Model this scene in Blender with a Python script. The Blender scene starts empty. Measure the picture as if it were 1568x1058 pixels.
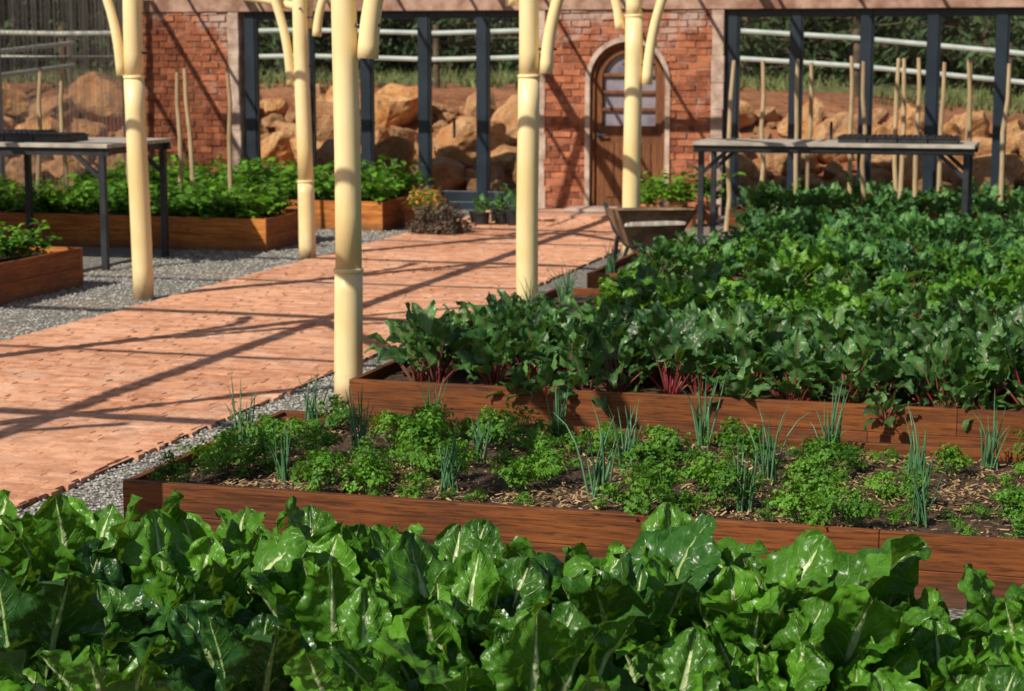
import bpy, math, random
from mathutils import Vector, Matrix, noise, Euler
R=random.Random(11)
sc=bpy.context.scene
Z=Vector((0,0,1))
# ---------------------------------------------------------------- helpers
class NT:
    def __init__(s,name):
        s.m=bpy.data.materials.new(name); s.m.use_nodes=True
        s.t=s.m.node_tree; s.t.nodes.clear()
        s.out=s.t.nodes.new('ShaderNodeOutputMaterial')
    def n(s,typ,props=None,**inp):
        nd=s.t.nodes.new('ShaderNode'+typ)
        if props:
            for k,v in props.items(): setattr(nd,k,v)
        for k,v in inp.items():
            key=int(k[1:]) if k[0]=='_' else k.replace('__',' ')
            sk=nd.inputs[key]
            if isinstance(v,bpy.types.NodeSocket): s.t.links.new(v,sk)
            else:
                if sk.type=='RGBA' and len(v)==3: v=(*v,1)
                sk.default_value=v
        return nd
    def math(s,op,a,b=None,c=None,clamp=False):
        kw={'_0':a}
        if b is not None: kw['_1']=b
        if c is not None: kw['_2']=c
        return s.n('Math',{'operation':op,'use_clamp':clamp},**kw).outputs[0]
    def mix(s,f,a,b,mode='MIX'):
        return s.n('MixRGB',{'blend_type':mode},_0=f,_1=a,_2=b).outputs[0]
    def ss(s,x,a,b,c=0.,d=1.):
        return s.n('MapRange',{'interpolation_type':'SMOOTHSTEP'},Value=x,_1=a,_2=b,_3=c,_4=d).outputs[0]
    def obj(s,scale=(1,1,1)):
        tc=s.t.nodes.new('ShaderNodeTexCoord')
        return s.n('Mapping',Vector=tc.outputs['Object'],Scale=scale).outputs[0]
    def noise(s,vec,scale,detail=4,rough=.55):
        return s.n('TexNoise',Vector=vec,Scale=scale,Detail=detail,Roughness=rough).outputs[0]
    def attr(s,nm): return s.n('Attribute',{'attribute_name':nm}).outputs['Fac']
    def orand(s): return s.t.nodes.new('ShaderNodeObjectInfo').outputs['Random']
    def fin(s,sh):
        s.t.links.new(sh,s.out.inputs[0]); return s.m

def simple(name,c1,c2,scale=6,rough=.7,bump=.3,dist=.01,stretch=(1,1,1),rndamt=0.,metal=0.,detail=5,lo=.3,hi=.7,spec=.5):
    t=NT(name); v=t.obj(stretch)
    f=t.noise(v,scale,detail); f2=t.ss(f,lo,hi)
    if rndamt:
        f2=t.math('ADD',t.math('MULTIPLY',f2,1-rndamt),t.math('MULTIPLY',t.attr('rnd'),rndamt))
    c=t.mix(f2,c1,c2)
    b=t.n('Bump',Strength=bump,Distance=dist,Height=t.noise(v,scale*4,5))
    p=t.n('BsdfPrincipled',Base__Color=c,Roughness=rough,Metallic=metal,Normal=b.outputs[0])
    p.inputs['Specular IOR Level'].default_value=spec
    return t.fin(p.outputs[0])

class MB:
    def __init__(s): s.v=[];s.f=[];s.m=[];s.r=[];s.uv=[]
    def face(s,idx,mat=0,rnd=0.,uv=None):
        s.f.append(idx);s.m.append(mat);s.r.append(rnd);s.uv.append(uv or [(0,0)]*len(idx))
    def box(s,x0,x1,y0,y1,z0,z1,mat=0,rnd=None,jit=0.,M=None):
        if rnd is None: rnd=R.random()
        b=len(s.v)
        for x in(x0,x1):
            for y in(y0,y1):
                for z in(z0,z1):
                    p=Vector((x,y,z))
                    if jit: p+=Vector((R.uniform(-jit,jit),R.uniform(-jit,jit),R.uniform(-jit,jit)))
                    if M: p=M@p
                    s.v.append(p)
        for q in((0,1,3,2),(4,6,7,5),(0,4,5,1),(2,3,7,6),(0,2,6,4),(1,5,7,3)):
            s.face([b+i for i in q],mat,rnd)
    def tube(s,pts,rad,n=8,mat=0,rnd=0.,cap=True,uv0=None):
        b=len(s.v);k=len(pts)
        ov=Vector(pts[-1])-Vector(pts[0]); ref=Vector((0,1,0))
        if ov.length>1e-6 and abs(ov.normalized().y)>.75: ref=Vector((1,0,0))
        for i,p in enumerate(pts):
            p=Vector(p)
            t=(Vector(pts[min(i+1,k-1)])-Vector(pts[max(i-1,0)])).normalized()
            a=ref.cross(t).normalized()
            c=t.cross(a).normalized()
            r=rad[i] if isinstance(rad,(list,tuple)) else rad
            for j in range(n):
                g=2*math.pi*j/n
                s.v.append(p+a*math.cos(g)*r+c*math.sin(g)*r)
        for i in range(k-1):
            for j in range(n):
                q=[b+i*n+j,b+i*n+(j+1)%n,b+(i+1)*n+(j+1)%n,b+(i+1)*n+j]
                s.face(q,mat,rnd,[uv0]*4 if uv0 else None)
        if cap:
            s.face([b+j for j in range(n)][::-1],mat,rnd,[uv0]*n if uv0 else None)
            s.face([b+(k-1)*n+j for j in range(n)],mat,rnd,[uv0]*n if uv0 else None)
    def mesh(s,name,mats,smooth=False):
        me=bpy.data.meshes.new(name)
        me.from_pydata([tuple(p) for p in s.v],[],s.f)
        for m in mats: me.materials.append(m)
        me.polygons.foreach_set('material_index',s.m)
        a=me.attributes.new('rnd','FLOAT','FACE'); a.data.foreach_set('value',s.r)
        uvl=me.uv_layers.new(name='UVMap'); flat=[c for f in s.uv for p in f for c in p]
        uvl.data.foreach_set('uv',flat)
        if smooth: me.polygons.foreach_set('use_smooth',[True]*len(s.f))
        me.update(); return me
    def ob(s,name,mats,parent=None,smooth=False,bevel=0):
        o=bpy.data.objects.new(name,s.mesh(name,mats,smooth)); sc.collection.objects.link(o)
        if parent: o.parent=parent
        if bevel:
            md=o.modifiers.new('b','BEVEL'); md.width=bevel; md.segments=2; md.limit_method='ANGLE'
        return o
def empty(name,loc=(0,0,0)):
    e=bpy.data.objects.new(name,None); e.location=loc; e.empty_display_size=.1; sc.collection.objects.link(e); return e
def inst(me,name,parent,loc,rz=0.,s=1.,tilt=0.):
    o=bpy.data.objects.new(name,me); sc.collection.objects.link(o)
    o.parent=parent; o.location=loc
    o.rotation_euler=(R.uniform(-tilt,tilt),R.uniform(-tilt,tilt),rz)
    o.scale=(s,s,s) if not isinstance(s,tuple) else s
    return o
# ---------------------------------------------------------------- materials
def leaf_mat(name,dark,light,rib,ribw=.05,veins=.5,vn=8.,bump=.6,rough=.36,transl=.25,pucker=45.,spec=.45,vnoise=1.):
    t=NT(name)
    tc=t.t.nodes.new('ShaderNodeTexCoord'); sp=t.n('SeparateXYZ',Vector=tc.outputs['UV'])
    u,v=sp.outputs[0],sp.outputs[1]; au=t.math('ABSOLUTE',u)
    w=t.math('MULTIPLY_ADD',v,-ribw*.85,ribw)
    ribm=t.math('SUBTRACT',1.,t.math('DIVIDE',au,w),clamp=True)
    ribm=t.math('MULTIPLY',ribm,2.5,clamp=True)
    tt=t.math('SUBTRACT',t.math('MULTIPLY',v,vn),t.math('MULTIPLY',au,vn*.36))
    side=t.math('MULTIPLY',t.math('GREATER_THAN',u,0.),.5)
    nz=t.math('SUBTRACT',t.noise(t.obj(),18.,2),.5)
    tt=t.math('ADD',t.math('ADD',tt,side),t.math('MULTIPLY',nz,vnoise))
    fr=t.math('ABSOLUTE',t.math('SUBTRACT',t.math('FRACT',tt),.5))
    vein=t.math('MULTIPLY',t.ss(fr,.40,.5),t.math('MULTIPLY_ADD',au,-.95,1.))
    rn=t.attr('rnd'); pn=t.noise(t.obj(),10.,5,.65)
    f=t.math('ADD',t.math('MULTIPLY',rn,.45),t.math('ADD',t.math('MULTIPLY',pn,.35),t.math('MULTIPLY',t.orand(),.3)))
    base=t.mix(t.ss(f,.2,.85),dark,light)
    vo2=t.n('TexVoronoi',{'feature':'DISTANCE_TO_EDGE'},Vector=t.obj(),Scale=110.).outputs[0]
    base=t.mix(t.ss(vo2,0.,.10,.18*min(1,veins*2),0.),base,t.mix(.35,light,rib))
    base=t.mix(t.math('MULTIPLY',vein,veins),base,t.mix(.5,rib,light))
    col=t.mix(ribm,base,rib)
    vor=t.n('TexVoronoi',{'feature':'SMOOTH_F1'},Vector=t.obj(),Scale=pucker,Smoothness=1.).outputs[0]
    n2=t.noise(t.obj(),pucker*.7,1,.4)
    h=t.math('SUBTRACT',t.math('MULTIPLY',vor,-1.),t.math('MULTIPLY',vein,.5))
    h=t.math('ADD',h,n2)
    h=t.math('SUBTRACT',h,t.math('MULTIPLY',ribm,.3))
    b=t.n('Bump',Strength=bump,Distance=.011,Height=h).outputs[0]
    p=t.n('BsdfPrincipled',Base__Color=col,Roughness=rough,Normal=b)
    p.inputs['Specular IOR Level'].default_value=spec
    tr=t.n('BsdfTranslucent',Color=t.mix(.6,col,(.24,.42,.02)),Normal=b)
    return t.fin(t.n('MixShader',_0=transl,_1=p.outputs[0],_2=tr.outputs[0]).outputs[0])
M_chard=leaf_mat('chard_leaf',(.022,.10,.006),(.105,.30,.016),(.62,.72,.36),.17,.55,7.,.62,.33,.30,46,.42,.5)
M_chardd=leaf_mat('chard_leaf_dark',(.010,.05,.008),(.034,.13,.014),(.36,.48,.18),.14,.45,7.,.62,.31,.18,46,.42,.5)
M_beet=leaf_mat('beet_leaf',(.020,.078,.020),(.095,.235,.055),(.26,.12,.09),.09,.4,8.,.32,.36,.22,50)
M_spin=leaf_mat('spinach_leaf',(.035,.14,.012),(.17,.39,.035),(.36,.48,.14),.09,.4,7.,.35,.38,.3,50)
M_kale=leaf_mat('kale_leaf',(.024,.10,.028),(.10,.26,.055),(.18,.30,.11),.07,.3,7.,.35,.42,.25,50)
M_bean=leaf_mat('bean_leaf',(.045,.16,.012),(.16,.38,.025),(.2,.35,.08),.05,.2,6.,.3,.45,.3,50)
M_pars=leaf_mat('parsley_leaf',(.035,.13,.010),(.15,.36,.02),(.13,.28,.05),.0001,.0,6.,.1,.5,.3,90)
M_onion=simple('onion_leaf',(.035,.12,.05),(.12,.26,.11),30,.4,.05,.002,rndamt=.7)
M_stem=simple('plant_stem',(.09,.17,.03),(.18,.28,.07),20,.6,.1,.003)
M_rstem=simple('beet_stem',(.28,.012,.04),(.16,.10,.04),20,.45,.1,.003,rndamt=.7)
M_flow=simple('orange_petals',(.7,.18,.01),(.8,.35,.02),20,.6,.1,.003,rndamt=.7)
M_dry=simple('bush_leaf',(.05,.05,.02),(.14,.08,.06),20,.7,.1,.003,rndamt=.8)
def wood(name,c1,c2,axis,rough=.6):
    s=[10,10,10]; s[axis]=.6
    t=NT(name); v=t.obj(tuple(s))
    g=t.noise(v,3.,8,.72); g2=t.noise(t.obj(),1.4,4)
    g3=t.noise(t.obj(tuple(3.5*k for k in s)),3.,4,.6)
    f=t.math('ADD',t.math('MULTIPLY',t.ss(g,.38,.64),.5),t.math('ADD',t.math('MULTIPLY',t.ss(g2,.3,.7),.35),t.math('MULTIPLY',t.attr('rnd'),.22)),clamp=True)
    kn=t.n('TexVoronoi',Vector=t.obj((2.2,2.2,9)) ,Scale=1.3).outputs[0]
    c=t.mix(f,c1,c2); c=t.mix(t.ss(g3,.52,.62,0,.6),c,tuple(k*.45 for k in c1)); c=t.mix(t.ss(kn,.03,.10,.7,0.),c,(.02,.008,.004))
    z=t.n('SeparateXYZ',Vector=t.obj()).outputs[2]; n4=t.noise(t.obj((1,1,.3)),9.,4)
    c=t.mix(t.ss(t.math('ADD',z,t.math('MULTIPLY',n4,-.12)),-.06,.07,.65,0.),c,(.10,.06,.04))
    b=t.n('Bump',Strength=.5,Distance=.006,Height=g).outputs[0]
    p=t.n('BsdfPrincipled',Base__Color=c,Roughness=rough,Normal=b)
    p.inputs['Specular IOR Level'].default_value=.3
    return t.fin(p.outputs[0])
W_dx=wood('stained_wood',(.040,.012,.004),(.27,.082,.018),0)
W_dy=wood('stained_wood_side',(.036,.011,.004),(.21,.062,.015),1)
W_lx=wood('orange_wood',(.22,.05,.010),(.74,.28,.055),0)
W_ly=wood('orange_wood_side_shaded',(.17,.036,.010),(.48,.14,.03),1)  # side boards: shade put into the colour, a darker and redder copy
W_door=wood('door_wood',(.09,.030,.012),(.26,.10,.035),2)
W_stk=simple('stake_wood',(.28,.18,.09),(.55,.41,.24),8,.8,.4,.004,(4,4,.6),rndamt=.5)
M_table=simple('bench_top',(.30,.26,.21),(.5,.45,.38),5,.8,.4,.005,(1,5,1))
M_black=simple('black_steel',(.012,.014,.018),(.03,.033,.04),8,.45,.1,.002)
M_frame=simple('window_frame_paint',(.008,.016,.026),(.016,.028,.042),3,.4,.05,.002)
M_tray=simple('black_plastic',(.01,.01,.012),(.03,.03,.03),10,.5,.1,.002)
M_galv=simple('galvanised_steel',(.35,.38,.4),(.6,.62,.63),8,.5,.1,.002,metal=.3)
M_pale=simple('pale_rail',(.36,.42,.38),(.52,.57,.52),4,.6,.1,.002)
M_terra=simple('terracotta',(.35,.12,.05),(.5,.2,.09),8,.8,.2,.004)
M_rust=simple('wheelbarrow_steel',(.10,.06,.035),(.27,.17,.10),7,.7,.3,.004)
M_rub=simple('rubber',(.012,.012,.012),(.03,.03,.03),20,.8,.2,.003)
def polemat():
    t=NT('painted_pole'); v=t.obj((1,1,.35))
    c=t.mix(t.ss(t.noise(v,4,5),.25,.65),(.76,.57,.26),(.90,.73,.40))
    st=t.noise(t.obj((14,14,1.2)),3.,5,.7); c=t.mix(t.ss(st,.58,.75,0,.35),c,(.42,.30,.15))
    z=t.n('SeparateXYZ',Vector=t.obj()).outputs[2]
    c=t.mix(t.ss(t.math('ADD',z,t.math('MULTIPLY',t.noise(t.obj(),20,4),-.2)),-.1,.12,.6,0.),c,(.36,.2,.11))
    b=t.n('Bump',Strength=.12,Distance=.004,Height=st).outputs[0]
    return t.fin(t.n('BsdfPrincipled',Base__Color=c,Roughness=.42,Normal=b).outputs[0])
M_pole=polemat()
def brickmat(name,c1,c2,white,wlo,whi,wz=False):
    t=NT(name); v=t.obj()
    f=t.math('ADD',t.math('MULTIPLY',t.ss(t.noise(v,9,5),.3,.7),.42),t.math('MULTIPLY',t.attr('rnd'),.58))
    c=t.mix(f,c1,c2)
    n2=t.noise(v,30,6,.7); c=t.mix(t.ss(n2,.52,.72,0,.55),c,tuple(k*.45 for k in c1))
    n3=t.noise(v,2.2,6,.7)
    if wz:
        z=t.n('SeparateXYZ',Vector=v).outputs[2]; n3=t.math('ADD',n3,t.ss(z,1.6,2.5,0.,.16))
    c=t.mix(t.ss(n3,wlo,whi,0,.75),c,white)
    b=t.n('Bump',Strength=.85,Distance=.009,Height=t.noise(v,32,6,.65)).outputs[0]
    p=t.n('BsdfPrincipled',Base__Color=c,Roughness=.9,Normal=b); p.inputs['Specular IOR Level'].default_value=.25
    return t.fin(p.outputs[0])
M_brick=brickmat('wall_brick',(.14,.036,.020),(.55,.195,.095),(.5,.38,.33),.60,.76,True)
M_paver=brickmat('path_brick',(.44,.18,.095),(.86,.47,.29),(.78,.54,.41),.48,.78)
M_mort=simple('mortar',(.20,.10,.065),(.42,.28,.20),7,.95,.7,.01)
M_joint=simple('sand_joint',(.42,.20,.12),(.68,.40,.27),14,.95,.5,.01)
M_plas=simple('plaster_trim',(.32,.21,.16),(.60,.46,.37),6,.9,.7,.01)
M_conc=simple('lintel_concrete',(.24,.12,.08),(.48,.31,.23),5,.9,.7,.012)
M_chip=simple('wood_chips',(.18,.09,.035),(.62,.42,.2),30,.9,.1,.003,rndamt=.85)
M_peb=simple('gravel_stones',(.18,.17,.15),(.52,.50,.45),30,.85,.2,.003,rndamt=.85)
def gravelmat():
    t=NT('gravel_bed'); v=t.obj()
    vo=t.n('TexVoronoi',Vector=v,Scale=48.,Randomness=1.)
    bw=t.n('RGBToBW',Color=vo.outputs['Color']).outputs[0]
    c=t.mix(bw,(.16,.15,.13),(.46,.44,.39)); c=t.mix(t.ss(vo.outputs[0],.3,.75),c,(.10,.09,.08))
    c=t.mix(t.ss(t.noise(v,.9,3),.5,.7,0,.5),c,(.30,.20,.13))
    h=t.math('MULTIPLY',vo.outputs[0],-1.)
    b=t.n('Bump',Strength=1.,Distance=.012,Height=h).outputs[0]
    return t.fin(t.n('BsdfPrincipled',Base__Color=c,Roughness=.9,Normal=b).outputs[0])
M_grav=gravelmat()
M_soil=simple('bed_soil',(.022,.012,.008),(.15,.08,.04),22,.95,1.,.02,lo=.25,hi=.8)
def groundmat():
    t=NT('earth'); v=t.obj()
    n1=t.noise(v,.9,6,.65); n2=t.noise(v,6,5)
    red=t.mix(t.ss(n1,.3,.7),(.18,.055,.02),(.40,.16,.065)); red=t.mix(t.ss(n2,.4,.8,0,.5),red,(.42,.22,.11))
    gr=t.mix(t.ss(n2,.3,.7),(.06,.10,.025),(.20,.19,.07))
    g=t.math('ADD',t.attr('grass'),t.math('MULTIPLY_ADD',n1,1.2,-.6))
    c=t.mix(t.ss(g,.35,.65),red,gr)
    b=t.n('Bump',Strength=1.,Distance=.1,Height=n2).outputs[0]
    return t.fin(t.n('BsdfPrincipled',Base__Color=c,Roughness=.95,Normal=b).outputs[0])
M_earth=groundmat()
def rockmat():
    t=NT('orange_rock'); v=t.obj()
    n1=t.noise(v,1.8,7,.65); n2=t.noise(v,6,6,.7)
    c=t.mix(t.ss(n1,.35,.65),(.52,.21,.055),(.72,.42,.19))
    c=t.mix(t.ss(n2,.50,.68,0,.75),c,(.13,.06,.03))
    c=t.mix(t.math('MULTIPLY',t.orand(),.5),c,(.32,.19,.12))
    b=t.n('Bump',Strength=1.,Distance=.07,Height=n2).outputs[0]
    return t.fin(t.n('BsdfPrincipled',Base__Color=c,Roughness=.9,Normal=b).outputs[0])
M_rock=rockmat()
def glassmat(name,tint,gl,rough=.03):
    t=NT(name)
    fr=t.n('Fresnel',IOR=1.45).outputs[0]
    f=t.math('ADD',t.math('MULTIPLY',fr,.5),gl,clamp=True)
    a=t.n('BsdfTransparent',Color=tint); g=t.n('BsdfGlossy',Color=(.9,.95,1),Roughness=rough)
    return t.fin(t.n('MixShader',_0=f,_1=a.outputs[0],_2=g.outputs[0]).outputs[0])
M_glass=glassmat('window_glass',(.95,.96,.95),.0)
def polymat():
    t=NT('polycarbonate'); nz=t.noise(t.obj((6,9,.3)),2.,4)
    a=t.n('BsdfTransparent',Color=(.9,.86,.82)); d=t.n('BsdfPrincipled',Base__Color=(.55,.53,.50),Roughness=.35)
    return t.fin(t.n('MixShader',_0=t.ss(nz,.3,.75,.14,.6),_1=a.outputs[0],_2=d.outputs[0]).outputs[0])
M_poly=polymat()
M_pane=simple('door_glass_reflection',(.13,.12,.16),(.30,.26,.30),4,.10,.1,.003)  # opaque panes: the lilac-grey reflection is put into the base colour
M_pine=simple('pine_needles',(.012,.036,.010),(.070,.125,.035),1.2,.8,.1,.01,rndamt=.75)
M_bark=simple('bark',(.06,.04,.025),(.16,.11,.07),6,.9,.6,.02)
M_grass=simple('grass_blades',(.07,.12,.025),(.22,.22,.08),2,.8,.1,.01,rndamt=.8)
# ---------------------------------------------------------------- terrain
def sst(x): x=max(0,min(1,x)); return x*x*(3-2*x)
def terr(x,y):
    d=max(y-25.0,-13.0-x)
    if d<=0: return 0.
    H=1.32-.55*sst((x+6)/8.)
    h=H*sst(d/5.6)+.016*max(0,d-5)
    return h+ (noise.noise(Vector((x*.35,y*.35,1)))*.12+noise.noise(Vector((x*1.3,y*1.3,4)))*.05)*min(1,d/1.5)
def axis(a,b,c,d,fine,coarse):
    r=[];x=a
    while x<b: r.append(x); x+=coarse
    x=b
    while x<c: r.append(x); x+=fine
    x=c
    while x<=d: r.append(x); x+=coarse
    return r
xs=axis(-400,-40,24,400,.5,20); ys=axis(-200,10,52,500,.45,20)
mb=MB(); gr=[]
for y in ys:
    for x in xs:
        mb.v.append(Vector((x,y,terr(x,y)-.008)))
        d=max(y-25.0,-13.0-x); gr.append(sst((d-6.5)/5))
nx=len(xs)
for j in range(len(ys)-1):
    for i in range(nx-1): mb.face([j*nx+i,j*nx+i+1,(j+1)*nx+i+1,(j+1)*nx+i])
g=mb.ob('ground',[M_earth],smooth=True)
a=g.data.attributes.new('grass','FLOAT','POINT'); a.data.foreach_set('value',gr)
mb=MB()
mb.v=[Vector(p) for p in((-12.1,-6,0),(6,-6,0),(6,23.6,0),(-12.1,23.6,0))]; mb.face([0,1,2,3])
mb.ob('gravel_floor',[M_grav])
def stones(name,x0,x1,y0,y1,n,smin,smax):
    mb=MB()
    for _ in range(n):
        c=Vector((R.uniform(x0,x1),R.uniform(y0,y1),.004)); s=R.uniform(smin,smax); b=len(mb.v)
        rz=R.random()*3; cs,sn=math.cos(rz),math.sin(rz)
        for p in((1,0,.2),(0,1,.1),(-1,0,.25),(0,-1,.15),(.1,.1,.8)):
            q=Vector((p[0]*cs-p[1]*sn*.8,p[0]*sn+p[1]*cs*.8,p[2]))*s
            mb.v.append(c+q)
        rr=R.random()
        for q in((0,1,4),(1,2,4),(2,3,4),(3,0,4)): mb.face([b+i for i in q],0,rr)
    return mb.ob(name,[M_peb])
stones('gravel',-4.46,-3.72,5.0,11.5,6500,.006,.014)
stones('gravel',-8.6,-7.02,11.5,20.5,6500,.008,.017)
# ---------------------------------------------------------------- brick path
mb=MB(); x0,x1=-7.05,-4.42
mb.v=[Vector(p) for p in((x0,-3,.0185),(x1,-3,.0185),(x1,23.45,.0185),(x0,23.45,.0185))]; mb.face([0,1,2,3],1)
row=0; y=3.
while y<23.3:
    x=x0-R.uniform(0,.2); rowr=R.uniform(-.16,.16)
    while x<x1-.03:
        a_=max(x,x0+R.uniform(-.025,.02)); L=R.choice((.222,.222,.222,.15,.11)); b_=min(x+L-.003,x1+R.uniform(-.03,.03))
        if b_-a_>.03:
            zt=.022+R.uniform(-.003,.003)+.007*noise.noise(Vector((x*.8,y*.8,0)))
            mb.box(a_+.0005,b_-.0005,y+.001,y+.0725,-.02,zt,0,rnd=min(1,max(0,.5+rowr+.6*noise.noise(Vector((x*.7,y*.7,3)))+R.uniform(-.42,.42))),jit=.0022)
        x+=L
    y+=.077; row+=1
mb.box(-6.6,-4.2,22.4,23.42,.0,.05,1)
mb.ob('brick_path',[M_paver,M_joint])
# ---------------------------------------------------------------- greenhouse building
bld=empty('brick_greenhouse',(0,0,0))
YF=23.5; DC=-5.36; DR=.47; SP=1.62
def inarch(x,z,r): 
    if z<SP: return abs(x-DC)<r
    return (x-DC)**2+(z-SP)**2<r*r
mb=MB(); mm=MB()
def bricks(xa,xb,za,zb,hole=False):
    z=za;row=0
    while z<zb-.02:
        x=xa-(.12 if row%2 else 0)+R.uniform(-.02,.02)
        while x<xb:
            a_=max(x,xa);b_=min(x+.228,xb)
            if b_-a_>.03:
                cx,cz=(a_+b_)/2,z+.036
                ok=True
                if hole and (inarch(a_,cz,DR+.07) or inarch(b_,cz,DR+.07) or inarch(cx,cz,DR+.07)):
                    ok=False
                    if inarch(a_,cz,DR+.07)!=inarch(b_,cz,DR+.07):
                        rr=DR+.06; hw=rr if cz<SP else math.sqrt(max(0,rr*rr-(cz-SP)**2))
                        if cx<DC: b_=DC-hw
                        else: a_=DC+hw
                        ok=(b_-a_>.03)
                if ok: mb.box(a_+.004,b_-.004,YF-R.uniform(.0,.02),YF+.05,z+.004,min(zb,z+.077)-.002,0,jit=.006)
            x+=.24
        z+=.084;row+=1
bricks(-11.84,-10.62,.0,2.46); bricks(-6.42,-4.32,.0,2.46,True); bricks(-12.,3.2,2.66,3.2)
mb.ob('brick_courses',[M_brick],bld)
mm.box(-11.9,-10.55,YF+.004,YF+.28,0,2.47)
mm.box(-12.05,3.3,YF+.006,YF+.28,2.65,3.25)
for (xa,xb) in((-6.48,DC-DR-.02),(DC+DR+.02,-4.24)): mm.box(xa,xb,YF+.004,YF+.28,0,2.47)
n=16
for i in range(n):
    xa=DC-DR-.02+(2*DR+.04)*i/n; xb=xa+(2*DR+.04)/n
    hz=SP+math.sqrt(max(0,(DR+.02)**2-min(abs(xa-DC),abs(xb-DC))**2))-.01
    mm.box(xa,xb,YF+.005,YF+.28,hz,2.47)
mm.ob('mortar_wall',[M_mort],bld)
mp=MB()
mp.box(-12.05,3.3,YF-.035,YF+.3,2.472,2.645,1,rnd=.5)
for xx in(-10.62,-6.54,-4.32): 
    z=0
    while z<2.4:
        mp.box(xx+R.uniform(-.012,.0),xx+.14+R.uniform(-.01,.012),YF-.022-R.uniform(0,.008),YF+.29,z,z+.32 if z<2.1 else 2.47,0,rnd=.5); z+=.32
mp.ob('lintel_and_piers',[M_plas,M_conc],bld,bevel=.008)
def arch(mb,ri,ro,y0,y1,z0,mat=0,n=18):
    pr=[]
    for r in(ri,ro):
        pts=[(DC-r,z0)]+[(DC-r*math.cos(math.pi*i/n),SP+r*math.sin(math.pi*i/n)) for i in range(n+1)]+[(DC+r,z0)]
        pr.append(pts)
    k=len(pr[0]); b=len(mb.v)
    for y in(y0,y1):
        for pts in pr:
            for p in pts: mb.v.append(Vector((p[0],y,p[1])))
    for i in range(k-1):
        mb.face([b+i,b+i+1,b+k+i+1,b+k+i],mat,.5)
        mb.face([b+i,b+i+1,b+2*k+i+1,b+2*k+i],mat,.5)
        mb.face([b+k+i,b+k+i+1,b+3*k+i+1,b+3*k+i],mat,.5)
mp=MB(); arch(mp,DR,DR+.06,YF-.03,YF+.2,0); mp.ob('door_surround',[M_plas],bld)
dr=MB(); arch(dr,DR-.05,DR-.002,YF+.02,YF+.16,.06)
def halfdisc(mb,r,y,z0,mat,n=20):
    b=len(mb.v); pts=[(DC-r,z0)]+[(DC-r*math.cos(math.pi*i/n),SP+r*math.sin(math.pi*i/n)) for i in range(n+1)]+[(DC+r,z0)]
    for p in pts: mb.v.append(Vector((p[0],y,p[1])))
    mb.face(list(range(b,b+len(pts))),mat,.5)
halfdisc(dr,DR-.03,YF+.12,.06,1)
arch(dr,DR-.135,DR-.052,YF+.06,YF+.13,.06)
rw=DR-.135
dr.box(DC-rw,DC+rw,YF+.06,YF+.115,.06,.98)
for i in range(5):
    xa=DC-rw+.05+(2*rw-.1)*i/5; dr.box(xa+.004,xa+(2*rw-.1)/5-.004,YF+.045,YF+.062,.2,.86)
dr.box(DC-rw,DC+rw,YF+.05,YF+.112,.98,1.07)
dr.box(DC-.022,DC+.022,YF+.07,YF+.115,1.07,SP+rw)
for z in(1.27,1.48,1.69):
    dr.box(DC-rw,DC+rw,YF+.073,YF+.114,z-.018,z+.018)
dr.box(DC-rw-.05,DC-rw-.02,YF-.0,YF+.06,.93,.99,2); dr.box(DC-rw-.05,DC-rw+.07,YF-.012,YF+.002,.95,.975,2)
dr.ob('arched_door',[W_door,M_pane,M_black],bld)
st=MB(); st.box(-6.0,-4.7,22.9,YF-.04,0,.09,0,rnd=.6); st.ob('door_step',[M_plas],bld,bevel=.01)
fr=MB(); gl=MB()
def window(mull,z0=.1,z1=2.468):
    for i,x in enumerate(mull):
        w=.068
        fr.box(x-w,x+w,YF+.05,YF+.17,z0,z1,rnd=.5)
        if i<len(mull)-1:
            x2=mull[i+1]
            fr.box(x+w,x2-w,YF+.062,YF+.158,z0,z0+.13,rnd=.5); fr.box(x+w,x2-w,YF+.062,YF+.158,z1-.09,z1,rnd=.5)
            fr.box(x+w,x+w+.022,YF+.066,YF+.15,z0+.13,z1-.09,rnd=.5)
            b=len(gl.v)
            for p in((x+w+.02,z0+.13),(x2-w,z0+.13),(x2-w,z1-.09),(x+w+.02,z1-.09)): gl.v.append(Vector((p[0],YF+.11,p[1])))
            gl.face([b,b+1,b+2,b+3])
    fr.box(mull[0]-.06,mull[-1]+.06,YF+.02,YF+.2,0,z0,rnd=.5)
window([-10.36,-9.58,-8.78,-8.01,-7.24,-6.61]); window([-4.10,-3.34,-2.51,-1.74,-.96,-.16,.64,1.44,2.24,3.1])
for x in(-9.1,-7.6,-2.9,-1.3):
    fr.box(x,x+.03,YF+.0,YF+.03,.9,1.15,rnd=.5)
fr.ob('window_frames',[M_frame],bld,bevel=.004); gl.ob('window_panes',[M_glass],bld)
sw=MB(); y=10.; k=0
while y<23.45:
    sw.v.append(Vector((-11.95+.016*math.sin(k*1.57),y,.12))); sw.v.append(Vector((-11.95+.016*math.sin(k*1.57),y,3.1)))
    if k: b=2*k; sw.face([b-2,b,b+1,b-1])
    k+=1; y+=.026
sw.ob('corrugated_side_wall',[M_poly],bld,smooth=True)
sf=MB()
for y in(10,13.4,16.8,20.2,23.38): sf.box(-12.08,-12.0,y-.04,y+.04,0,3.2,rnd=.5)
for z in(.06,1.86,3.1): sf.box(-12.03,-11.98,10,23.4,z,z+.05,rnd=.5)
sf.tube([(-11.86,23.3,0),(-11.86,23.3,3.2)],.04,10,1)
sf.ob('side_wall_frame',[M_black,M_galv],bld)
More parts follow.
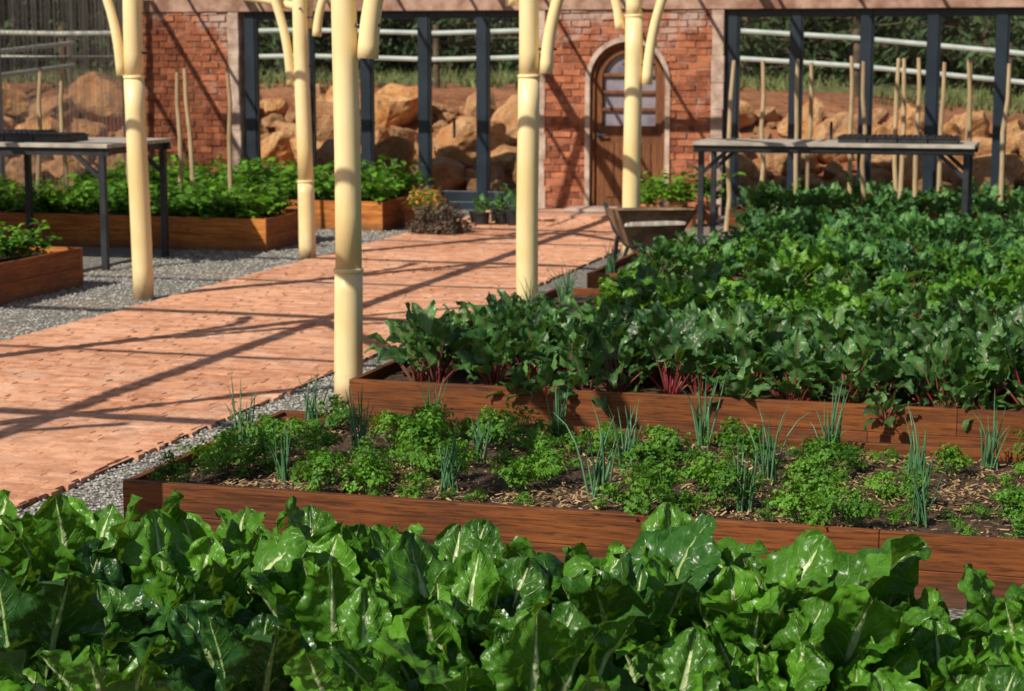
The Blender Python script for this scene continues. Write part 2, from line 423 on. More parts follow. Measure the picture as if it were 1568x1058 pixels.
# ---------------------------------------------------------------- pole structure
def pole(name,x,y,braces,joint,lean=0.):
    e=empty(name,(x,y,0)); mb=MB(); r=.078
    L=Vector((lean,0,0)); ph=R.random()*6
    def sh(z): return L*z+Z*z+Vector((.006*math.sin(z*2.1+ph),.004*math.sin(z*1.7+ph),0))
    def seg(z0,z1,r0,r1,n=7):
        mb.tube([sh(z0+(z1-z0)*i/n) for i in range(n+1)],[r0+(r1-r0)*i/n for i in range(n+1)],24)
    seg(0,joint-.012,r*1.07,r*1.03); 
    mb.tube([sh(joint-.014),sh(joint-.004),sh(joint+.008),sh(joint+.014)],[r*1.05,r*1.11,r*1.10,r*1.0],24)
    seg(joint+.01,3.0,r*.97,r*.9)
    o=mb.ob('shaft',[M_pole],e)
    for p in o.data.polygons: p.use_smooth=len(p.vertices)==4
    bm=MB()
    for (dx,dy,zl,br) in braces:
        d=Vector((dx,dy,0)).normalized(); pts=[]
        for i in range(15):
            t=i/14; z=zl+(2.98-zl)*t
            pts.append(d*(r+br+.006+.02*math.sin(3*t)+ .42*t**2.4)+Z*z)
        bm.tube(pts,[br*(1-.12*math.sin(3.1*i/14)) for i in range(15)],16)
        zb=zl+.18; bm.tube([d*(-r-.02)+Z*zb,d*(r+2*br+.035)+Z*zb],.009,8,1)
    o=bm.ob('curved_braces',[M_pole,M_black],e)
    for p in o.data.polygons: p.use_smooth=len(p.vertices)==4
    return e
pole('timber_post',-7.25,14.26,[(-1,-.1,1.79,.042),(1,0,2.38,.042)],1.78,-.008)
pole('timber_post',-7.18,17.6,[(-1,-.15,1.66,.047),(1,.1,2.12,.045),(0,1,2.2,.04)],.74,-.012)
pole('timber_post',-3.98,10.36,[(1,-.15,1.95,.06),(-1,0,2.4,.045)],.76)
pole('timber_post',-4.0,14.2,[(1,.1,1.82,.05),(-1,0,2.32,.045)],1.80)
pole('timber_post',-4.0,17.75,[(1,-.1,1.68,.05),(-1,0,2.18,.045)],2.3)
pole('timber_post',-4.05,6.3,[(1,0,2.3,.045)],1.6)
pole('timber_post',-7.25,10.36,[(1,0,1.9,.045),(-1,0,2.2,.045)],1.2)
pole('timber_post',-7.25,6.3,[(1,0,1.9,.045)],1.2)
rf=MB()
for x in(-7.22,-4.0,-10.6,-.6): rf.tube([(x,4.5,3.03),(x,23.4,3.06)],.06,12)
for y in(6.3,10.36,14.23,17.65,21.4): rf.tube([(-12,y,3.15),(3,y,3.15)],.06,12)
rf.tube([(-7.95,17.65,2.52),(-7.6,17.65,2.47),(-7.27,17.66,2.40)],.04,12)
for i,y in enumerate((8.3,12.3,16.,19.6)):
    rf.tube([(-12,y,3.26),(3,y,3.26)],.03,8)
for (a_,b_) in(((-7.22,6.3),(-4,10.36)),((-4,6.3),(-7.22,10.36)),((-7.22,10.36),(-4,14.23)),((-4,14.23),(-7.22,17.65)),((-10.6,17.65),(-7.22,21.4)),((-4,17.65),(-7.2,21.4))):
    rf.tube([(a_[0],a_[1],3.0),(b_[0],b_[1],3.0)],.05,10)
x=-11.6
while x<3: rf.tube([(x,18.,3.3),(x,23.4,3.34)],.022,6); x+=.95
rf.ob('roof_frame',[M_pole],None)
# ---------------------------------------------------------------- raised beds
def bed(x0,x1,y0,y1,h=.27,light=False):
    e=empty('raised_garden_bed'); t=.036
    mx,my=(W_lx,W_ly) if light else (W_dx,W_dy)
    mb=MB(); hh=h/2
    for k in range(2):
        za,zb=k*hh+.0005,(k+1)*hh-.001
        o=R.uniform(-.002,.002)
        xc=x0
        while xc<x1-.01:
            xd=min(x1,xc+R.uniform(2.2,3.2))
            if x1-xd<.8: xd=x1
            mb.box(xc+.001,xd-.001,y0+o,y0+t,za,zb,0); mb.box(xc+.001,xd-.001,y1-t,y1+o,za,zb,0); xc=xd
        mb.box(x0+.001,x0+t,y0+t+.001,y1-t-.001,za,zb-.001,1); mb.box(x1-t,x1-.001,y0+t+.001,y1-t-.001,za,zb-.001,1)
    for x in(x0+t+.002,x1-t-.052):
        for y in(y0+t+.002,y1-t-.052): mb.box(x,x+.05,y,y+.05,0,h-.02,1)
    x=x0+1.4
    while x<x1-.3:
        mb.box(x,x+.05,y0+t+.002,y0+t+.04,0,h-.02,1); x+=1.5
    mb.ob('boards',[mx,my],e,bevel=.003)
    s=MB(); nx_=int((x1-x0)/.05); ny_=int((y1-y0)/.05); z=h-.05
    for j in range(ny_+1):
        for i in range(nx_+1):
            px=x0+t+.002+(x1-x0-2*t-.004)*i/nx_; py=y0+t+.002+(y1-y0-2*t-.004)*j/ny_
            s.v.append(Vector((px,py,z+.018*noise.noise(Vector((px*4,py*4,0)))+.01*noise.noise(Vector((px*15,py*15,0))))))
    for j in range(ny_):
        for i in range(nx_):
            b=j*(nx_+1)+i; s.face([b,b+1,b+nx_+2,b+nx_+1])
    s.ob('soil',[M_soil],e,smooth=True)
    return e
BX0,BX1=-3.69,2.0
YB=[(4.15,5.92),(7.03,8.68),(9.6,11.25),(12.2,13.85),(14.8,16.45),(17.4,19.05),(21.2,22.6)]
for a_,b_ in YB: bed(BX0 if a_!=17.4 else -3.15,BX1,a_,b_)
bed(BX0,BX1,1.2,2.95)
bed(-11.3,-8.15,13.2,14.95,.33,True); bed(-11.4,-7.78,18.0,19.3,.33,True); bed(-11.4,-7.42,20.4,22.2,.33,True)
# ---------------------------------------------------------------- leaves
def leaf(mb,base,az,el,stalk,L,W,droop,kind,nu,ns,crk,wave,fold,roll,rnd,sr,stmat=0,sag=0.,pil=0.,vn=7.):
    h=Vector((math.cos(az),math.sin(az),0)); S=Vector((-math.sin(az),math.cos(az),0))
    p=Vector(base); sd=R.uniform(0,100); pts=[p.copy()]; k=3
    e=el
    for i in range(k):
        T=h*math.cos(e)+Z*math.sin(e); p=p+T*(stalk/k); pts.append(p.copy()); e-=sag/k
    mb.tube(pts,[sr*1.3,sr*1.1,sr,sr*.6],4,stmat,rnd,False,uv0=(0,.1))
    e0=e; b=len(mb.v); ph1,ph2=R.uniform(0,6),R.uniform(0,6); fq=R.uniform(9,14)
    bend=R.uniform(-.25,.25)
    for j in range(ns+1):
        s=j/ns; e=e0-droop*s**1.4
        hh=(h+S*bend*s).normalized(); SS=Vector((-hh.y,hh.x,0))
        T=hh*math.cos(e)+Z*math.sin(e); N=-hh*math.sin(e)+Z*math.cos(e)
        S2=SS*math.cos(roll)+N*math.sin(roll); N2=-SS*math.sin(roll)+N*math.cos(roll)
        if j: p=p+T*(L/ns)
        if kind=='chard':
            w=(min(1,s/.26)**.7) if s<.26 else 1.
            w*= math.sqrt(max(0.,1-((s-.45)/.56)**2)) if s>.45 else 1.
            w*=.84+.16*math.sin(math.pi*s)
        elif kind=='beet': w=max(0,math.sin(math.pi*min(1,s*.98+.015)**.62))**.85
        elif kind=='oval': w=max(0,math.sin(math.pi*min(1,s*.98+.01)**.8))**.7
        w*=W/2
        for i in range(nu+1):
            u=-1+2*i/nu; au=abs(u)
            ph=ph1 if u<0 else ph2
            ww=w*(1+(.08*math.sin(fq*1.4*s+ph)+.05*math.sin(fq*3.3*s+ph*3))*au)
            off=fold*au*ww + wave*W*au**2.5*math.sin(fq*s+ph)+.4*wave*W*au**3*math.sin(fq*2.7*s+ph*2)
            off+=crk*(noise.noise(Vector((u*W*11+sd,s*L*22,sd)))+ .8*abs(noise.noise(Vector((u*W*24+sd,s*L*48,sd)))))*min(1,4*s+.1)*min(1,.25+au*3)
            if pil:
                tt=s*vn-au*vn*.36+(.5 if u>0 else 0.)
                off+=pil*math.sqrt(abs(math.sin(math.pi*tt)))*min(1,au*5)*(1-.5*au)*min(1,s*5)
            off-= .02*W*(1 if au<.01 else 0)
            mb.v.append(p+S2*(u*ww)*(1-.12*au*fold)+N2*off)
    for j in range(ns):
        for i in range(nu):
            q=b+j*(nu+1)+i
            mb.face([q,q+1,q+nu+2,q+nu+1],0,rnd,[(-1+2*i/nu,j/ns),(-1+2*(i+1)/nu,j/ns),(-1+2*(i+1)/nu,(j+1)/ns),(-1+2*i/nu,(j+1)/ns)])
def chard(mat,stmat,big=1.):
    mb=MB(); n=R.randint(11,14)
    for i in range(n):
        t=i/(n-1); az=i*2.4+R.uniform(-.4,.4)
        el=math.radians(90-38*t+R.uniform(-6,6))
        L=R.uniform(.20,.30)*big*(.7+.4*min(1,t*2)); W=L*R.uniform(.58,.76)
        leaf(mb,(math.cos(az)*.02,math.sin(az)*.02,0),az,el,R.uniform(.12,.22)*big,L,W,R.uniform(.1,1.0)*(.4+t*.8),'chard',16,34,.021,.085,R.uniform(-.15,.18),R.uniform(-.4,.4),R.random(),.0085,1,R.uniform(-.1,.2),.0065)
    return mb.mesh('swiss_chard',[mat,stmat],True)
def beet(mat,stmat,Lr=(.14,.2),Wf=(.5,.68),stl=(.16,.27),n=(14,18),wave=.11,kind='beet',sr=.0045,low=42):
    mb=MB(); n=R.randint(*n)
    for i in range(n):
        t=i/(n-1); az=i*2.4+R.uniform(-.5,.5)
        el=math.radians(88-low*t+R.uniform(-8,8)); L=R.uniform(*Lr)*R.choice((.65,.85,1,1.1)); W=L*R.uniform(*Wf)
        leaf(mb,(math.cos(az)*.02,math.sin(az)*.02,0),az,el,R.uniform(*stl)*(1-.3*t),L,W,R.uniform(.3,1.9)*(.5+t*.6),kind,8,13,.014,wave,R.uniform(-.05,.25),R.uniform(-.7,.7),R.random(),sr,1,R.uniform(0,.35))
    return mb.mesh('leafy_plant',[mat,stmat],True)
M_cst=simple('chard_stalk',(.40,.52,.18),(.62,.70,.40),20,.4,.1,.003,rndamt=.6)
V_ch=[chard(M_chard,M_cst) for _ in range(8)]; V_chd=[chard(M_chardd,M_cst) for _ in range(3)]
V_be=[beet(M_beet,M_rstem) for _ in range(7)]
V_bl=[beet(M_beet,M_rstem,(.11,.17),(.5,.65),(.06,.14),(11,14),low=70) for _ in range(4)]
V_sp=[beet(M_spin,M_stem,(.12,.19),(.6,.8),(.10,.2),kind='oval',wave=.15) for _ in range(6)]
V_ka=[beet(M_kale,M_stem,(.13,.19),(.5,.7),(.14,.24),wave=.16) for _ in range(6)]
def beanplant():
    mb=MB()
    for i in range(9):
        az=R.uniform(0,6.28); el=math.radians(R.uniform(45,88)); Ls=R.uniform(.2,.42)
        h=Vector((math.cos(az),math.sin(az),0)); p=Vector((0,0,0)); pts=[p.copy()]; e=el
        for k in range(5):
            p=p+(h*math.cos(e)+Z*math.sin(e))*Ls/5; e-=.12; pts.append(p.copy())
            if k>0:
                for q in range(3):
                    L=R.uniform(.07,.12)
                    leaf(mb,p,R.uniform(0,6.28),R.uniform(.0,.9),.03,L,L*R.uniform(.6,.75),R.uniform(.3,1.2),'oval',2,4,.003,.04,.15,R.uniform(-.4,.4),R.random(),.0015,1)
        mb.tube(pts,.004,4,1)
    return mb.mesh('bean_plant',[M_bean,M_stem],True)
V_bn=[beanplant() for _ in range(5)]
def parsley():
    mb=MB()
    for i in range(17):
        az=R.uniform(0,6.28); el=math.radians(R.uniform(25,88)); Ls=R.uniform(.07,.145)
        h=Vector((math.cos(az),math.sin(az),0)); tip=(h*math.cos(el)+Z*math.sin(el))*Ls
        mb.tube([Vector((0,0,0)),tip*.6+Z*.01,tip],.0015,3,1,cap=False)
        rn=R.random()
        for j in range(26):
            c=tip+Vector((R.gauss(0,.019),R.gauss(0,.019),R.gauss(0,.010)))
            a=R.uniform(0,6.28); nrm=(Vector((c.x*2.5,c.y*2.5,.15))+Vector((R.gauss(0,.09),R.gauss(0,.09),R.gauss(0,.05)))).normalized()
            A=nrm.orthogonal().normalized(); B=nrm.cross(A)
            for k in(-.8,0,.8):
                d=A*math.cos(a+k)+B*math.sin(a+k); o=-A*math.sin(a+k)+B*math.cos(a+k); s=R.uniform(.008,.014)
                b=len(mb.v)
                mb.v+= [c,c+d*s*.6+o*s*.38+nrm*s*.2,c+d*s*1.15,c+d*s*.6-o*s*.38+nrm*s*.1]
                mb.face([b,b+1,b+2,b+3],0,min(1,max(0,rn*.5+R.random()*.5)),[(.5,.5)]*4)
    return mb.mesh('parsley_clump',[M_pars,M_stem])
V_pa=[parsley() for _ in range(6)]
def onion():
    mb=MB()
    for i in range(R.randint(12,18)):
        az=R.uniform(0,6.28); h=Vector((math.cos(az),math.sin(az),0)); b0=Vector((R.gauss(0,.018),R.gauss(0,.018),0))
        L=R.uniform(.16,.36); e=math.radians(R.uniform(70,89.5)); dr_=R.uniform(0,.5)*R.choice((.3,1,1.8)); pts=[b0];p=b0
        for k in range(5):
            p=p+(h*math.cos(e)+Z*math.sin(e))*L/5; e-=dr_/5*k*.7; pts.append(p)
        mb.tube(pts,[.0042,.0042,.004,.0034,.0024,.0008],5,0,R.random(),False)
    return mb.mesh('spring_onion_clump',[M_onion],True)
V_on=[onion() for _ in range(8)]
# ---------------------------------------------------------------- planting
def field(name,vs,x0,x1,y0,y1,dx,dy,z,s=(.85,1.15),jit=.3,tilt=.12,skip=0.,e=None):
    e=e or empty(name); y=y0; r=0
    while y<=y1+.001:
        x=x0+(dx/2 if r%2 else 0)
        while x<=x1:
            if R.random()>=skip:
                k=1+.22*noise.noise(Vector((x*1.3,y*1.3,7)))
                inst(R.choice(vs),'plant',e,(x+R.uniform(-jit,jit)*dx,y+R.uniform(-jit,jit)*dy,z),R.uniform(0,6.28),R.uniform(*s)*k,tilt)
            x+=dx
        y+=dy; r+=1
    return e
field('swiss_chard_bed',V_ch*3+V_chd,-3.55,1.6,4.3,5.45,.30,.29,.20,(.9,1.25),.33,.16)
e=field('beet_rows',V_be,-3.45,1.7,9.9,11.1,.235,.24,.20,(.85,1.2),skip=.02)
field('beet_rows',V_bl,-3.45,1.7,9.76,9.77,.17,1,.21,(.65,1.05),e=e,skip=.15)
field('spinach_rows',V_sp+V_sp+V_be[:3],-3.0,1.7,12.4,13.7,.23,.25,.20,(.75,1.1),skip=.02)
field('spinach_rows',V_sp+V_ka,-3.1,1.7,15.0,16.3,.25,.26,.20,(.75,1.1),skip=.02)
field('kale_rows',V_ka,-2.9,1.7,17.6,18.9,.26,.27,.20,(.8,1.15),skip=.02)
field('kale_rows',V_ka,-3.5,1.7,21.35,22.45,.28,.3,.20,(.8,1.05))
field('bean_rows',V_bn,-11.1,-8.35,13.4,14.8,.3,.3,.26,(.7,.95)) 
field('bean_rows',V_bn,-11.2,-7.95,18.15,19.15,.27,.27,.26,(.75,1.05),skip=.08)
field('bean_rows',V_bn,-11.2,-7.5,20.6,22.1,.3,.3,.26,(.8,1.15))
hb=empty('parsley_patch'); ob_=empty('spring_onion_rows')
k=0
for r,y in enumerate((7.2,7.4,7.62,7.82,8.03,8.27,8.5)):
    x=-3.5+(.11 if r%2 else 0)
    while x<1.8:
        on=r in(1,4,6) and abs(((x+3.1+.16)%.64)-.16)<.11
        if not on and R.random()<(.5 if r%2==0 else .74):
            inst(R.choice(V_pa),'clump',hb,(x+R.uniform(-.05,.05),y+R.uniform(-.05,.05),.222),R.uniform(0,6.28),R.uniform(.6,1.3),.1)
        x+=.21
for _ in range(150): inst(R.choice(V_pa),'seedling',hb,(R.uniform(-3.6,1.8),R.uniform(7.1,8.6),.222),R.uniform(0,6.28),R.uniform(.2,.42),.1)
for y,xo in((7.4,-3.1),(7.98,-3.06),(8.52,-3.5)):
    x=xo
    while x<1.8:
        inst(R.choice(V_on),'clump',ob_,(x+R.uniform(-.05,.05),y+R.uniform(-.05,.05),.215),R.uniform(0,6.28),R.uniform(.8,1.2),.05); x+=.63
inst(V_on[0],'clump',ob_,(-3.58,8.0,.215),1,1.1); 
mb=MB()
for _ in range(24000):
    c=Vector((R.uniform(-3.63,1.9),R.uniform(7.08,8.63),.232+R.uniform(-.008,.012)+0)); c.z+=.018*noise.noise(Vector((c.x*4,c.y*4,0)))
    if noise.noise(Vector((c.x*2,c.y*2,9)))<R.uniform(-.6,.35): continue
    L=R.uniform(.004,.02); w=R.uniform(.0015,.006); a=R.uniform(0,6.28)
    d=Vector((math.cos(a),math.sin(a),R.uniform(-.4,.4))); o=Vector((-math.sin(a),math.cos(a),R.uniform(-.5,.5))); b=len(mb.v)
    mb.v+=[c-d*L-o*w,c+d*L-o*w*.4,c+d*L*.9+o*w,c-d*L*.8+o*w*.6]; mb.face([b,b+1,b+2,b+3],0,R.random()**1.2)
mb.ob('wood_chip_mulch',[M_chip])
for p in((-3.5,12.5,.22),(-3.4,13.0,.22),(-3.5,13.5,.22),(-3.3,12.7,.22),(-3.6,15.2,.22)): inst(R.choice(V_on),'clump',ob_,p,R.random()*6,.9)
# ---------------------------------------------------------------- stakes
def stakes(name,L):
    e=empty(name)
    for (x,y,h,l) in L:
        mb=MB(); pts=[Vector((x+l*t+R.uniform(-.02,.02),y,h*t)) for t in(0,.2,.4,.6,.8,1)]
        mb.tube(pts,[.03,.028,.026,.026,.024,.021],8,0,R.random()); mb.ob('stake',[W_stk],e,smooth=False)
stakes('bamboo_stakes',[(x,21.7+R.uniform(-.2,.5),R.uniform(1.82,1.93),R.uniform(-.06,.06)) for x in(-3.76,-3.4,-3.08,-2.96,-2.48,-2.3,-1.95,-1.88,-1.74,-1.51,-1.22,-1.17,-.87,-.5,.0,.5)])
stakes('bamboo_stakes',[(-9.75,19.,1.85,-.05),(-9.2,19.,1.8,.03),(-8.95,18.9,1.8,-.12),(-8.6,19.,1.8,.0),(-10.6,19.1,1.8,0),(-10.9,19,1.8,.1)])
# ---------------------------------------------------------------- benches
def bench(x0,x1,y0,y1,h,tray):
    e=empty('potting_bench'); mb=MB()
    for i in range(4):
        a_=y0+(y1-y0)*i/4; mb.box(x0,x1,a_+.004,a_+(y1-y0)/4-.004,h-.035,h,0)
    mb.ob('top',[M_table],e,bevel=.004)
    f=MB()
    xsn=[x0+.06,x1-.11]
    if x1-x0>2.9: xsn.append((x0+x1)/2)
    for x in xsn:
        for y in(y0+.04,y1-.09): f.box(x,x+.055,y,y+.055,0,h-.036)
        f.box(x+.005,x+.05,y0+.1,y1-.1,h-.1,h-.038)
    for y in(y0+.04,y1-.09): f.box(x0+.005,x1-.005,y+.004,y+.05,h-.105,h-.037)
    for y in(y0+.05,y1-.08):
        for x,s in((x0+.11,1),(x1-.11,-1)):
            M=Matrix.Translation((x+s*.11,y,h-.21))@Matrix.Rotation(s*math.radians(-42),4,'Y')
            f.box(-.18,.18,0,.03,-.02,.02,M=M)
    f.ob('frame',[M_black],e)
    t=MB()
    for (a_,b_,c_,d_) in tray:
        n=int((b_-a_)/.3)
        for i in range(n):
            xa=a_+.3*i
            t.box(xa+.004,xa+.29,c_,d_,h+.002,h+.05)
            t.box(xa-.004,xa+.297,c_-.012,d_+.012,h+.052,h+.062)
            for q in range(5): t.box(xa+.02+q*.055,xa+.055+q*.055,c_+.02,d_-.02,h+.063,h+.075)
    t.ob('seed_trays',[M_tray],e)
bench(-3.86,-1.03,19.9,20.75,1.06,[(-2.4,-1.15,20.1,20.5)])
bench(-11.6,-8.45,16.0,17.35,1.15,[(-11.4,-9.0,16.2,16.7),(-11.4,-9.6,16.8,17.2)])
# ---------------------------------------------------------------- wheelbarrow
wb=empty('wheelbarrow',(-3.68,17.05,-.03)); 
mb=MB()
top=[(-.36,-.34,.60),(.40,-.34,.64),(.40,.34,.64),(-.36,.34,.60)]; bot=[(-.24,-.20,.30),(.14,-.20,.30),(.14,.20,.30),(-.24,.20,.30)]
inn=[(p[0]*.93,p[1]*.93,p[2]-.005) for p in top]; inb=[(p[0]*.95,p[1]*.95,.32) for p in bot]
for P in(top,bot,inn,inb):
    for p in P: mb.v.append(Vector(p))
for i in range(4):
    j=(i+1)%4; mb.face([i,j,4+j,4+i]); mb.face([i,j,8+j,8+i]); mb.face([8+i,8+j,12+j,12+i])
mb.face([4,5,6,7]); mb.face([12,13,14,15])
mb.ob('tray',[M_rust],wb,bevel=.01)
mb=MB()
for s in(-1,1):
    mb.tube([(-.85,s*.26,.58),(-.5,s*.24,.40),(-.2,s*.18,.29),(.2,s*.12,.28),(.5,s*.06,.2)],.018,8)
    mb.tube([(-.30,s*.24,.36),(-.31,s*.27,.03),(-.16,s*.25,.03),(-.1,s*.17,.3)],.018,8)
    mb.tube([(-.9,s*.262,.60),(-.76,s*.257,.53)],.022,8,1)
mb.ob('frame_handles',[M_black,M_rub],wb)
mb=MB(); 
mb.tube([(.5+.15*math.cos(a*math.pi/10),0,.2+.15*math.sin(a*math.pi/10)) for a in range(21)],.045,8); 
mb.tube([(.5,-.06,.2),(.5,.06,.2)],.05,10)
mb.ob('wheel',[M_rub],wb,smooth=True)
mb=MB(); mb.box(-.31,.33,-.28,.28,.5,.57,0,jit=.03); mb.ob('load',[M_table],wb,bevel=.02)
wb.rotation_euler=(0,0,math.radians(-68))
# ---------------------------------------------------------------- pots, bush
def pot(x,y,r,h,plant,col=M_tray,name='potted_plant',s=.6):
    e=empty(name,(x,y,0)); mb=MB()
    mb.tube([(0,0,0),(0,0,h*.9),(0,0,h*.9+.001),(0,0,h)],[r*.75,r*.95,r*1.05,r*1.05],16); mb.ob('pot',[col],e)
    inst(plant,'foliage',e,(0,0,h*.9),R.random()*6,s)
for x,y,r,h,s in((-6.55,21.3,.1,.16,.65),(-6.35,21.45,.1,.16,.7),(-6.7,21.6,.09,.15,.6),(-6.25,21.7,.1,.2,.9),(-6.5,21.8,.1,.18,.8),(-6.18,21.35,.1,.2,.6)): pot(x,y,r,h,R.choice(V_ka+V_on),s=s)
for x,y,s in((-5.0+.2,22.3,1.),(-4.55,22.2,1.05),(-4.3,21.9,1.1),(-4.7,21.7,.9),(-4.15,22.4,1.2)): pot(x,y,.14,.22,R.choice(V_bn),M_terra,s=s)
def bushmesh(rx,rz,n,mat,fl=0):
    mb=MB()
    for i in range(n):
        a=R.uniform(0,6.28); e=math.asin(R.random()); q=R.uniform(.55,1.)*(1+.18*math.sin(a*5)+.1*math.sin(e*9))
        c=Vector((math.cos(a)*math.cos(e)*rx*q,math.sin(a)*math.cos(e)*rx*q,math.sin(e)*rz*q+.03))
        nr=Vector((R.gauss(0,1),R.gauss(0,1),R.gauss(.5,1))).normalized(); A=nr.orthogonal().normalized();B=nr.cross(A); s=R.uniform(.012,.028)
        b=len(mb.v); mb.v+=[c-A*s,c+B*s*.5,c+A*s,c-B*s*.5]; mb.face([b,b+1,b+2,b+3],1 if R.random()<fl else 0,R.random())
    for i in range(16):
        a=i*.39; mb.tube([(0,0,0),(math.cos(a)*rx*.6,math.sin(a)*rx*.6,rz*.7)],.006,4,0)
    return mb.mesh('bush',[mat,M_flow])
o=inst(bushmesh(.33,.32,3200,M_dry),'flowering_bush',None,(-6.72,20.25,0))
mg=empty('marigold_planter',(-7.12,21.0,0)); mb=MB(); mb.box(-.22,.22,-.1,.1,.0,.2,0); mb.box(-.24,.24,-.12,.12,.2,.235,0); mb.ob('planter',[M_terra],mg,bevel=.01)
inst(bushmesh(.24,.24,1100,M_bean,.42),'flowers',mg,(0,0,.2))
# ---------------------------------------------------------------- rocks
def rock(seed):
    import bmesh
    bm=bmesh.new(); bmesh.ops.create_icosphere(bm,subdivisions=4,radius=.5)
    rr=random.Random(seed); pl=[(Vector((rr.gauss(0,1),rr.gauss(0,1),rr.gauss(0,1))).normalized(),rr.uniform(.26,.42)) for _ in range(13)]
    for v in bm.verts:
        for nrm,d in pl:
            k=v.co.dot(nrm)-d
            if k>0: v.co-=nrm*k*.9
        v.co+=v.co.normalized()*(noise.noise(v.co*4+Vector((seed,0,0)))*.06+noise.noise(v.co*11+Vector((seed,0,0)))*.022)
    me=bpy.data.meshes.new('rock'); bm.to_mesh(me); bm.free(); me.materials.append(M_rock); return me
V_r=[rock(i) for i in range(9)]
rp=empty('rock_pile')
def addrock(x,y,s,dz=0):
    o=inst(R.choice(V_r),'rock',rp,(x,y,terr(x,y)+s*.24+dz),R.uniform(0,6.28),(s*R.uniform(1.,1.6),s*R.uniform(.8,1.2),s*R.uniform(.7,1.)),.5)
pl=[]
for s0,n_,k_ in((.95,400,.46),(.7,700,.44),(.48,1200,.42),(.32,1600,.42),(.2,2200,.42)):
    for _ in range(n_):
        x=R.uniform(-17,3); y=R.uniform(25.5,28.9 if s0<.9 else 28.4); s=s0*R.uniform(.86,1.15)*(1. if x<-5 else .8)
        if s0>.4 and R.random()<.55 : continue
        if all((x-a)**2+(y-b)**2>(k_*(s+c))**2 for a,b,c in pl): pl.append((x,y,s)); addrock(x,y,s)
for _ in range(190):
    y=R.uniform(14,27); x=R.uniform(-16.8,-13.6); addrock(x,y,R.choice([.25,.35,.5,.7]))
# ---------------------------------------------------------------- fences
fe=empty('rail_fence'); mb=MB()
for i in range(18):
    x=-30+i*2.4; y=32.5
    mb.tube([(x,y,terr(x,y)-.2),(x,y,terr(x,y)+1.1)],.06,8,1)
for hz in(.5,.95):
    mb.tube([(-30+i*2.4,32.42,terr(-30+i*2.4,32.5)+hz) for i in range(18)],.042,8,0)
mb.tube([(-17.5,y,terr(-17.5,y)+.75) for y in range(8,33,3)],.04,8,0); mb.tube([(-17.5,y,terr(-17.5,y)+.35) for y in range(8,33,3)],.04,8,0)
for y in range(8,33,3): mb.tube([(-17.58,y,terr(-17.5,y)-.1),(-17.58,y,terr(-17.5,y)+.85)],.05,8,1)
mb.ob('rails_and_posts',[M_pale,M_bark],fe)
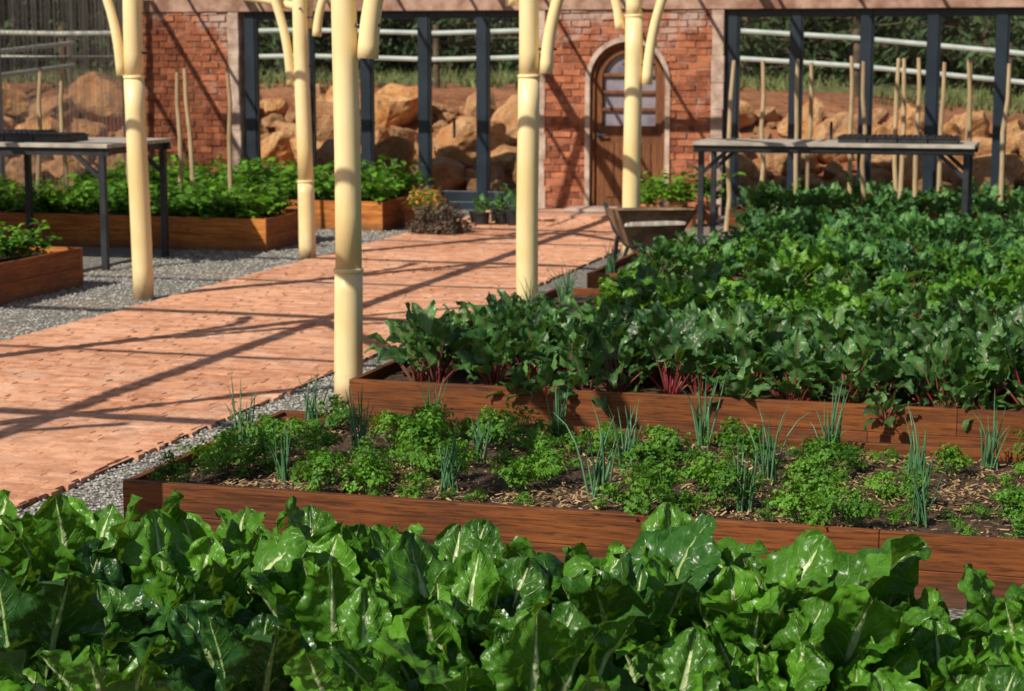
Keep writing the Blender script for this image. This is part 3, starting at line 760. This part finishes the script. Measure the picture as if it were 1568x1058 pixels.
# ---------------------------------------------------------------- grass tufts + trees
mb=MB()
for _ in range(9000):
    if R.random()<.75: x=R.uniform(-32,14); y=R.uniform(31.,41)
    else: x=R.uniform(-30,-18.5); y=R.uniform(10,32)
    if noise.noise(Vector((x*.4,y*.4,2)))<-.1: continue
    z=terr(x,y)-.01; h=R.uniform(.06,.24); a=R.uniform(0,3.14); d=Vector((math.cos(a),math.sin(a),0)); rn=R.random()
    for k in range(3):
        b=len(mb.v); o=Vector((R.gauss(0,.07),R.gauss(0,.07),0)); c=Vector((x,y,z))+o
        mb.v+=[c-d*.02,c+d*.02,c+Vector((R.gauss(0,.08),R.gauss(0,.08),h))]; mb.face([b,b+1,b+2],0,rn)
mb.ob('grass_tufts',[M_grass])
def pine():
    mb=MB(); H=7.5
    mb.tube([(0,0,-.3),(.05,0,H*.5),(0,.05,H)],[.14,.09,.02],8,1)
    for i in range(90):
        z=.15+ (H-.4)*(i/90)**1.05; a=i*2.4+R.uniform(-.4,.4); L=(1.75*(1-z/H)**.8+.12)*R.uniform(.65,1.15)
        tip=Vector((math.cos(a)*L,math.sin(a)*L,z+R.uniform(-.1,.35))); b0=Vector((0,0,z))
        mb.tube([b0,b0.lerp(tip,.6)+Z*.05,tip],[.025,.015,.005],4,1,cap=False)
        for j in range(int(26*L)+8):
            t=R.random()**.7; c=b0.lerp(tip,t)+Vector((R.gauss(0,.12),R.gauss(0,.12),R.gauss(0,.1)))
            nr=Vector((R.gauss(0,1),R.gauss(0,1),R.gauss(0,1))).normalized();A=nr.orthogonal().normalized();B=nr.cross(A);s=R.uniform(.05,.14)
            b=len(mb.v); mb.v+=[c-A*s,c+B*s*.35,c+A*s,c-B*s*.35]; mb.face([b,b+1,b+2,b+3],0,R.random())
    return mb.mesh('pine_tree',[M_pine,M_bark])
V_p=[pine() for _ in range(4)]
tp=empty('pine_tree_belt')
for _ in range(200):
    if R.random()<.74: x=R.uniform(-40,12); y=R.uniform(36.5,48)
    else: x=R.uniform(-40,-25); y=R.uniform(12,45)
    inst(R.choice(V_p),'pine',tp,(x,y,terr(x,y)-.1),R.uniform(0,6.28),R.uniform(.8,1.3),.03)
# ---------------------------------------------------------------- light, world, camera
EL=math.radians(40); D=Vector((.52,.85,0)).normalized()*math.cos(EL); D.z=-math.sin(EL)
sl=bpy.data.lights.new('sun','SUN'); sl.energy=5.0; sl.angle=math.radians(.5); sl.color=(1,.93,.80)
so=bpy.data.objects.new('sun',sl); sc.collection.objects.link(so); so.rotation_euler=D.to_track_quat('-Z','Y').to_euler(); so.location=(-6,-8,12)
w=bpy.data.worlds.new('World'); sc.world=w; w.use_nodes=True; nt=w.node_tree
sk=nt.nodes.new('ShaderNodeTexSky'); sk.sky_type='NISHITA'; sk.sun_disc=False; sk.sun_elevation=EL; sk.sun_rotation=math.atan2(-D.x,-D.y)
bg=nt.nodes['Background']; nt.links.new(sk.outputs[0],bg.inputs[0]); bg.inputs[1].default_value=.075
cam=bpy.data.cameras.new('camera'); co=bpy.data.objects.new('camera',cam); sc.collection.objects.link(co)
co.location=(0,0,2.0); co.rotation_euler=(math.radians(90-8.6),0,math.radians(16.2))
cam.lens=68.9; cam.sensor_width=36; cam.clip_end=1500; cam.clip_start=.05
cam.dof.use_dof=True; cam.dof.focus_distance=6.4; cam.dof.aperture_fstop=6.3
sc.camera=co
sc.view_settings.view_transform='Standard'; sc.view_settings.look='None'; sc.view_settings.exposure=0
